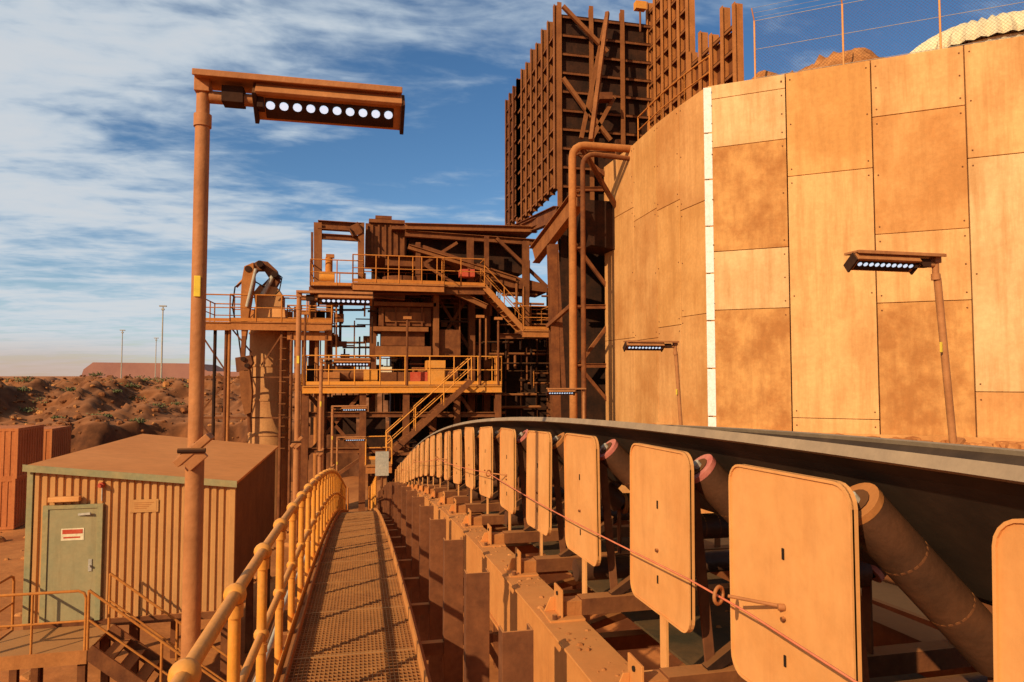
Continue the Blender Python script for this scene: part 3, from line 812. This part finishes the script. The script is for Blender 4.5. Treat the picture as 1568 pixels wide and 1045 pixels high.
bx(582,562,600,572,30.8,.8,'cream'); bx(470,560,545,588,32,1.5,'dark'); bx(495,570,520,588,30.5,.8,'steelo')
bx(705,412,727,424,31.4,.6,'red')
for x0,x1 in ((510,560),(640,700)):
    b.tube(P(x0,575,31),P(x1,575,31),.25,'steel',14)
for x,t in ((466,480),(623,487),(763,488),(735,485)):
    q=P(x,590,30); b.tube(q,V(q.x,30,P(x,t,30).z),.05,'steel',8); b.box(V(q.x,30,P(x,t,30).z),(.35,.2,.12),'steelo')
for x in (468,492,556,622,700,762): col(x,596,None,30.2,.28,'steel')
for x in (468,556,640,762): col(x,596,None,34.2,.28,'dark')
for x in (572,664,722): col(x,437,None,32.6,.32,'steel')
for x in (480,505): col(x,440,596,33.5,.3,'steel')
for x in (700,745,842): col(x,440,None,33.5,.3,'steel')
for (x0,y0,x1,y1) in ((468,600,556,700),(556,600,468,700),(622,620,700,690),(700,600,762,690),(575,445,664,545),(664,445,722,540),(722,445,664,540),(556,700,468,760)):
    bm_(x0,y0,x1,y1,30.5 if y0>590 else 32.8,.14,'steel',False)
for y in (635,690): bm_(463,y,768,y,30.3,.22,'steel'); 
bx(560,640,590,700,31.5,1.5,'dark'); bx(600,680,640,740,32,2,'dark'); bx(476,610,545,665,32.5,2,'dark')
for x in range(478,760,9): bm_(x,602,x,640,34.4,.05,'steel',False)
stairs(b,P(722,583,29.3),P(592,700,29.3),V(0,.95,0),'steel','rail')
plat(560,600,712,28.6,1.6,'steelo','rail',1.0,front=False)
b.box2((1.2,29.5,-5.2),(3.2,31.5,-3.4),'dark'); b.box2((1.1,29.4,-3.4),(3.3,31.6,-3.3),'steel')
random.seed(11)
for k in range(120):
    px=random.uniform(480,830); py=random.uniform(450,640); s_=random.uniform(31.8,34)
    if random.random()<.5: q=P(px,py,s_); b.tube(q,q+V(0,0,random.uniform(.6,2.5)),random.uniform(.025,.07),random.choice(['steel','steelm','dark','railb']),8)
    else: q=P(px,py,s_); b.tube(q,q+V(random.uniform(.6,2.5),0,0),random.uniform(.025,.07),random.choice(['steel','steelm','dark']),8)
for k in range(40):
    px=random.uniform(480,760); py=random.uniform(448,640); s_=random.uniform(32,34); q=P(px,py,s_)
    b.box(q,(random.uniform(.2,.55),.4,random.uniform(.2,.55)),random.choice(['steel','dark','dark','steel','steelm']))
for x,m_ in ((452,'steelo'),(508,'steel'),(515,'steelo')): bm_(x,470,x,600,31.5,.08,m_,False)
for y in (475,500,525): bm_(505,y,560,y,34,.1,'steel',False)
b.done()
b=B('access_ladder_stair')
stairs(b,V(-.45,29.0,WZ-D(29)),V(-.45,30.2,GZ),V(.85,0,0),'steel','railb')
q=P(585,710,27); b.box(q,(.5,.3,.9),'grey'); b.tube(q,V(q.x,q.y,GZ),.05,'steel',8)
handrail(b,[V(.5,22,WZ-D(22)),V(.5,25.5,WZ-D(25.5)),V(.5,29,WZ-D(29))],'rail',1.05,.03,1.2)
b.done()

# ---------------------------------------------------------------- surge silo + platform
b=B('surge_silo')
q=P(412,495,32.5); r_=.88
b.tube((q.x,33,GZ),(q.x,33,q.z),r_,'silo',40)
for y in (510,560,612,665): z=P(412,y,32.5).z; b.tube((q.x,33,z-.05),(q.x,33,z+.05),r_+.04,'silo',40)
b.tube((q.x,33,q.z),(q.x,33,q.z+.55),r_+.1,'steelo',40)
def plat2(px0,px1,py,s_,dep):
    a=P(px0,py,s_); c=P(px1,py,s_); z=a.z
    b.box2((a.x,s_,z-.05),(c.x,s_+dep,z),'grat'); b.ibeam((a.x,s_,z-.2),(c.x,s_,z-.2),.15,.35,'steelo')
    handrail(b,[(c.x,s_,z),(a.x,s_,z),(a.x,s_+dep,z),(c.x,s_+dep,z)],'railb',1.15,.03,1.0)
plat2(298,352,492,31,4); plat2(352,508,492,31,1.0); plat2(440,508,508,31.2,3)
for x,m_ in ((301,'steel'),(347,'steel'),(352,'steelo'),(432,'steel'),(447,'steel'),(500,'steel'),(330,'dark')):
    a=P(x,495,31.2); b.tube((a.x,31.2,GZ),(a.x,31.2,a.z),.07,m_,8)
for y in (578,640): b.beam(P(298,y,31.2),P(350,y,31.2),.08,.1,'steel'); b.beam(P(350,y,31.2),P(448,y,31.2),.06,.06,'steel')
for (x0,y0,x1,y1) in ((300,500,350,575),(350,580,300,640),(300,640,350,700),(352,500,385,540),(440,500,400,560),(448,580,500,640)):
    b.beam(P(x0,y0,31.2),P(x1,y1,31.2),.06,.06,'steel')
for x in (466,486): b.tube(P(x,500,31.6),V(P(x,500,31.6).x,31.6,GZ),.1,'steelo',8)
for k in range(12):
    z=P(432,500+k*17,31).z; a=P(428,500,31); b.tube((a.x,31,z),(a.x+.3,31,z),.02,'steel',6)
b.done()
b=B('rock_breaker_arm')
S_=31.5
def poly_(pts,s_,t,mat): b.prism([P(x,y,s_) for x,y in pts],(0,t,0),mat)
poly_([(386,498),(390,470),(436,474),(438,498)],S_,1.2,'plate')
poly_([(392,472),(388,448),(398,436),(424,440),(432,452),(430,474)],S_+.1,1.0,'silo')
poly_([(398,440),(420,444),(428,430),(424,414),(410,401),(396,399),(380,408),(374,420),(384,424),(394,414),(404,414),(412,426)],S_+.25,.5,'brown')
poly_([(374,408),(388,402),(390,430),(383,470),(376,520),(370,520),(368,470),(370,430)],S_-.5,.4,'steelo')
poly_([(360,548),(384,544),(387,556),(380,568),(362,570)],S_-.75,.5,'brown')
b.beam(P(374,515,S_-.5),P(372,550,S_-.5),.18,.22,'steel')
poly_([(366,568),(382,566),(386,600),(384,632),(375,636),(369,610)],S_-.75,.45,'steelm')
b.tube(P(381,630,S_-.5),P(383,662,S_-.5),.09,'steel',10)
b.tube(P(402,452,S_-.1),P(420,420,S_-.1),.10,'grey',10); b.tube(P(392,412,S_-.6),P(378,470,S_-.6),.07,'grey',10)
b.tube(P(362,440,S_-.1),P(392,408,S_-.1),.06,'steelo',8)
for x,y in ((380,412),(420,420),(398,404)): q=P(x,y,S_-.55); b.tube(q,q+V(0,1.4,0),.14,'dark',12)
for x,y in ((372,550),(378,560)): q=P(x,y,S_-.85); b.tube(q,q+V(0,.6,0),.10,'dark',12)
b.path([P(x,y,S_-.2) for x,y in ((405,440),(380,425),(360,440),(356,470),(366,520),(370,552))],.035,'black',6)
b.path([P(x,y,S_-.1) for x,y in ((420,416),(432,425),(428,445),(418,455))],.03,'black',6)
b.done(.01)
b=B('drive_motor')
q=P(500,425,31.3); b.tube(q+V(-.3,0,0),q+V(.35,0,0),.26,'yel',14); b.tube(q+V(.1,0,.1),q+V(.1,0,.9),.16,'railb',10); b.box(q+V(0,0,-.3),(.7,.5,.2),'steelo'); b.box(q+V(.15,0,.95),(.35,.3,.15),'steelo'); b.done()
b=B('floodlight'); q=P(980,10,28.3); b.box(q,(.5,.3,.35),'yel'); b.tube(q,q-V(0,0,1.2),.05,'steel',8); b.done()

# ---------------------------------------------------------------- light, sky
sunv=Vector((-.66,-.60,.46)).normalized()
el=math.asin(sunv.z); az=math.atan2(sunv.x,sunv.y)
L=bpy.data.lights.new('sun','SUN'); L.energy=5.0; L.angle=rad(.5); L.color=(1,.82,.56)
o=bpy.data.objects.new('sun',L); o.rotation_euler=sunv.to_track_quat('Z','Y').to_euler(); scene.collection.objects.link(o)
w=bpy.data.worlds.new('World'); scene.world=w; w.use_nodes=True
N=w.node_tree.nodes; Lk=w.node_tree.links; N.clear()
out=N.new('ShaderNodeOutputWorld'); bg=N.new('ShaderNodeBackground'); bg.inputs[1].default_value=.07
sky=N.new('ShaderNodeTexSky'); sky.sky_type='NISHITA'; sky.sun_disc=False; sky.sun_elevation=el; sky.sun_rotation=az; sky.altitude=400; sky.air_density=1.0; sky.dust_density=.4; sky.ozone_density=2.5
tc=N.new('ShaderNodeTexCoord'); sp_=N.new('ShaderNodeSeparateXYZ'); Lk.new(tc.outputs['Generated'],sp_.inputs[0])
def mth(op,a,b_=None,c_=None):
    m=N.new('ShaderNodeMath'); m.operation=op
    for i,x in enumerate((a,b_,c_)):
        if x is None: continue
        if isinstance(x,(int,float)): m.inputs[i].default_value=x
        else: Lk.new(x,m.inputs[i])
    return m.outputs[0]
def mrange(x,a,b_,c_,d_,smooth=False):
    m=N.new('ShaderNodeMapRange'); m.inputs[1].default_value=a; m.inputs[2].default_value=b_; m.inputs[3].default_value=c_; m.inputs[4].default_value=d_
    if smooth: m.interpolation_type='SMOOTHSTEP'
    Lk.new(x,m.inputs[0]); return m.outputs[0]
def mixc(f,a,b_):
    m=N.new('ShaderNodeMix'); m.data_type='RGBA'
    Lk.new(f,m.inputs[0])
    for i,x in ((6,a),(7,b_)):
        if isinstance(x,tuple): m.inputs[i].default_value=(*x,1)
        else: Lk.new(x,m.inputs[i])
    return m.outputs[2]
zz=mth('ADD',mth('MAXIMUM',sp_.outputs['Z'],0),.10)
cx_=mth('DIVIDE',sp_.outputs['X'],zz); cy_=mth('DIVIDE',sp_.outputs['Y'],zz)
cb=N.new('ShaderNodeCombineXYZ'); Lk.new(cx_,cb.inputs[0]); Lk.new(cy_,cb.inputs[1])
def cn(sc,det,ro,dist,scale,rot,loc):
    mp=N.new('ShaderNodeMapping'); mp.inputs['Rotation'].default_value=(0,0,rad(rot)); mp.inputs['Scale'].default_value=sc; mp.inputs['Location'].default_value=loc
    Lk.new(cb.outputs[0],mp.inputs[0])
    n=N.new('ShaderNodeTexNoise'); n.inputs['Scale'].default_value=scale; n.inputs['Detail'].default_value=det; n.inputs['Roughness'].default_value=ro; n.inputs['Distortion'].default_value=dist
    Lk.new(mp.outputs[0],n.inputs['Vector']); return n.outputs['Fac']
a1=cn((.6,1,1),9,.5,.4,.9,15,(3.1,1.7,0))
a2=cn((.6,1.2,1),7,.55,.5,3.6,25,(0,0,0))
a3=cn((.8,1.2,1),5,.55,.3,11,10,(5,2,0))
f=mth('ADD',a1,mth('MULTIPLY',mth('SUBTRACT',a2,.5),.68))
f=mth('ADD',f,mth('MULTIPLY',mth('SUBTRACT',a3,.5),.26))
f=mth('ADD',f,mth('MULTIPLY',mth('SUBTRACT',sp_.outputs['X'],.12),-.24))
cl=mrange(f,.36,.68,0,.92,True)
thick=mrange(f,.5,.8,0,1,True)
hz_=mrange(sp_.outputs['Z'],0,.22,.40,0)
fac=mth('MAXIMUM',cl,hz_)
hs=N.new('ShaderNodeHueSaturation'); hs.inputs['Saturation'].default_value=1.2; hs.inputs['Value'].default_value=1.45; Lk.new(sky.outputs[0],hs.inputs['Color'])
ccol=mixc(thick,(7.6,9.0,10.3),(9.3,9.8,10.3))
col=mixc(fac,hs.outputs[0],ccol)
# dust haze band hanging over the pit on the left
dz=mrange(sp_.outputs['Z'],.0,.06,.8,0,True); dx=mrange(sp_.outputs['X'],-.1,-.38,0,1,True)
col=mixc(mth('MULTIPLY',dz,dx),col,(8.2,5.6,4.2))
Lk.new(col,bg.inputs[0]); Lk.new(bg.outputs[0],out.inputs[0])
scene.view_settings.view_transform='Standard'; scene.view_settings.look='None'; scene.view_settings.exposure=0
# ---------------------------------------------------------------- camera
cam=bpy.data.cameras.new('camera'); cam.sensor_width=36; cam.lens=24*1.0; cam.clip_start=.05; cam.clip_end=9000
co=bpy.data.objects.new('camera',cam); co.rotation_euler=(math.pi/2+PITCH,0,-YAW); scene.collection.objects.link(co); scene.camera=co
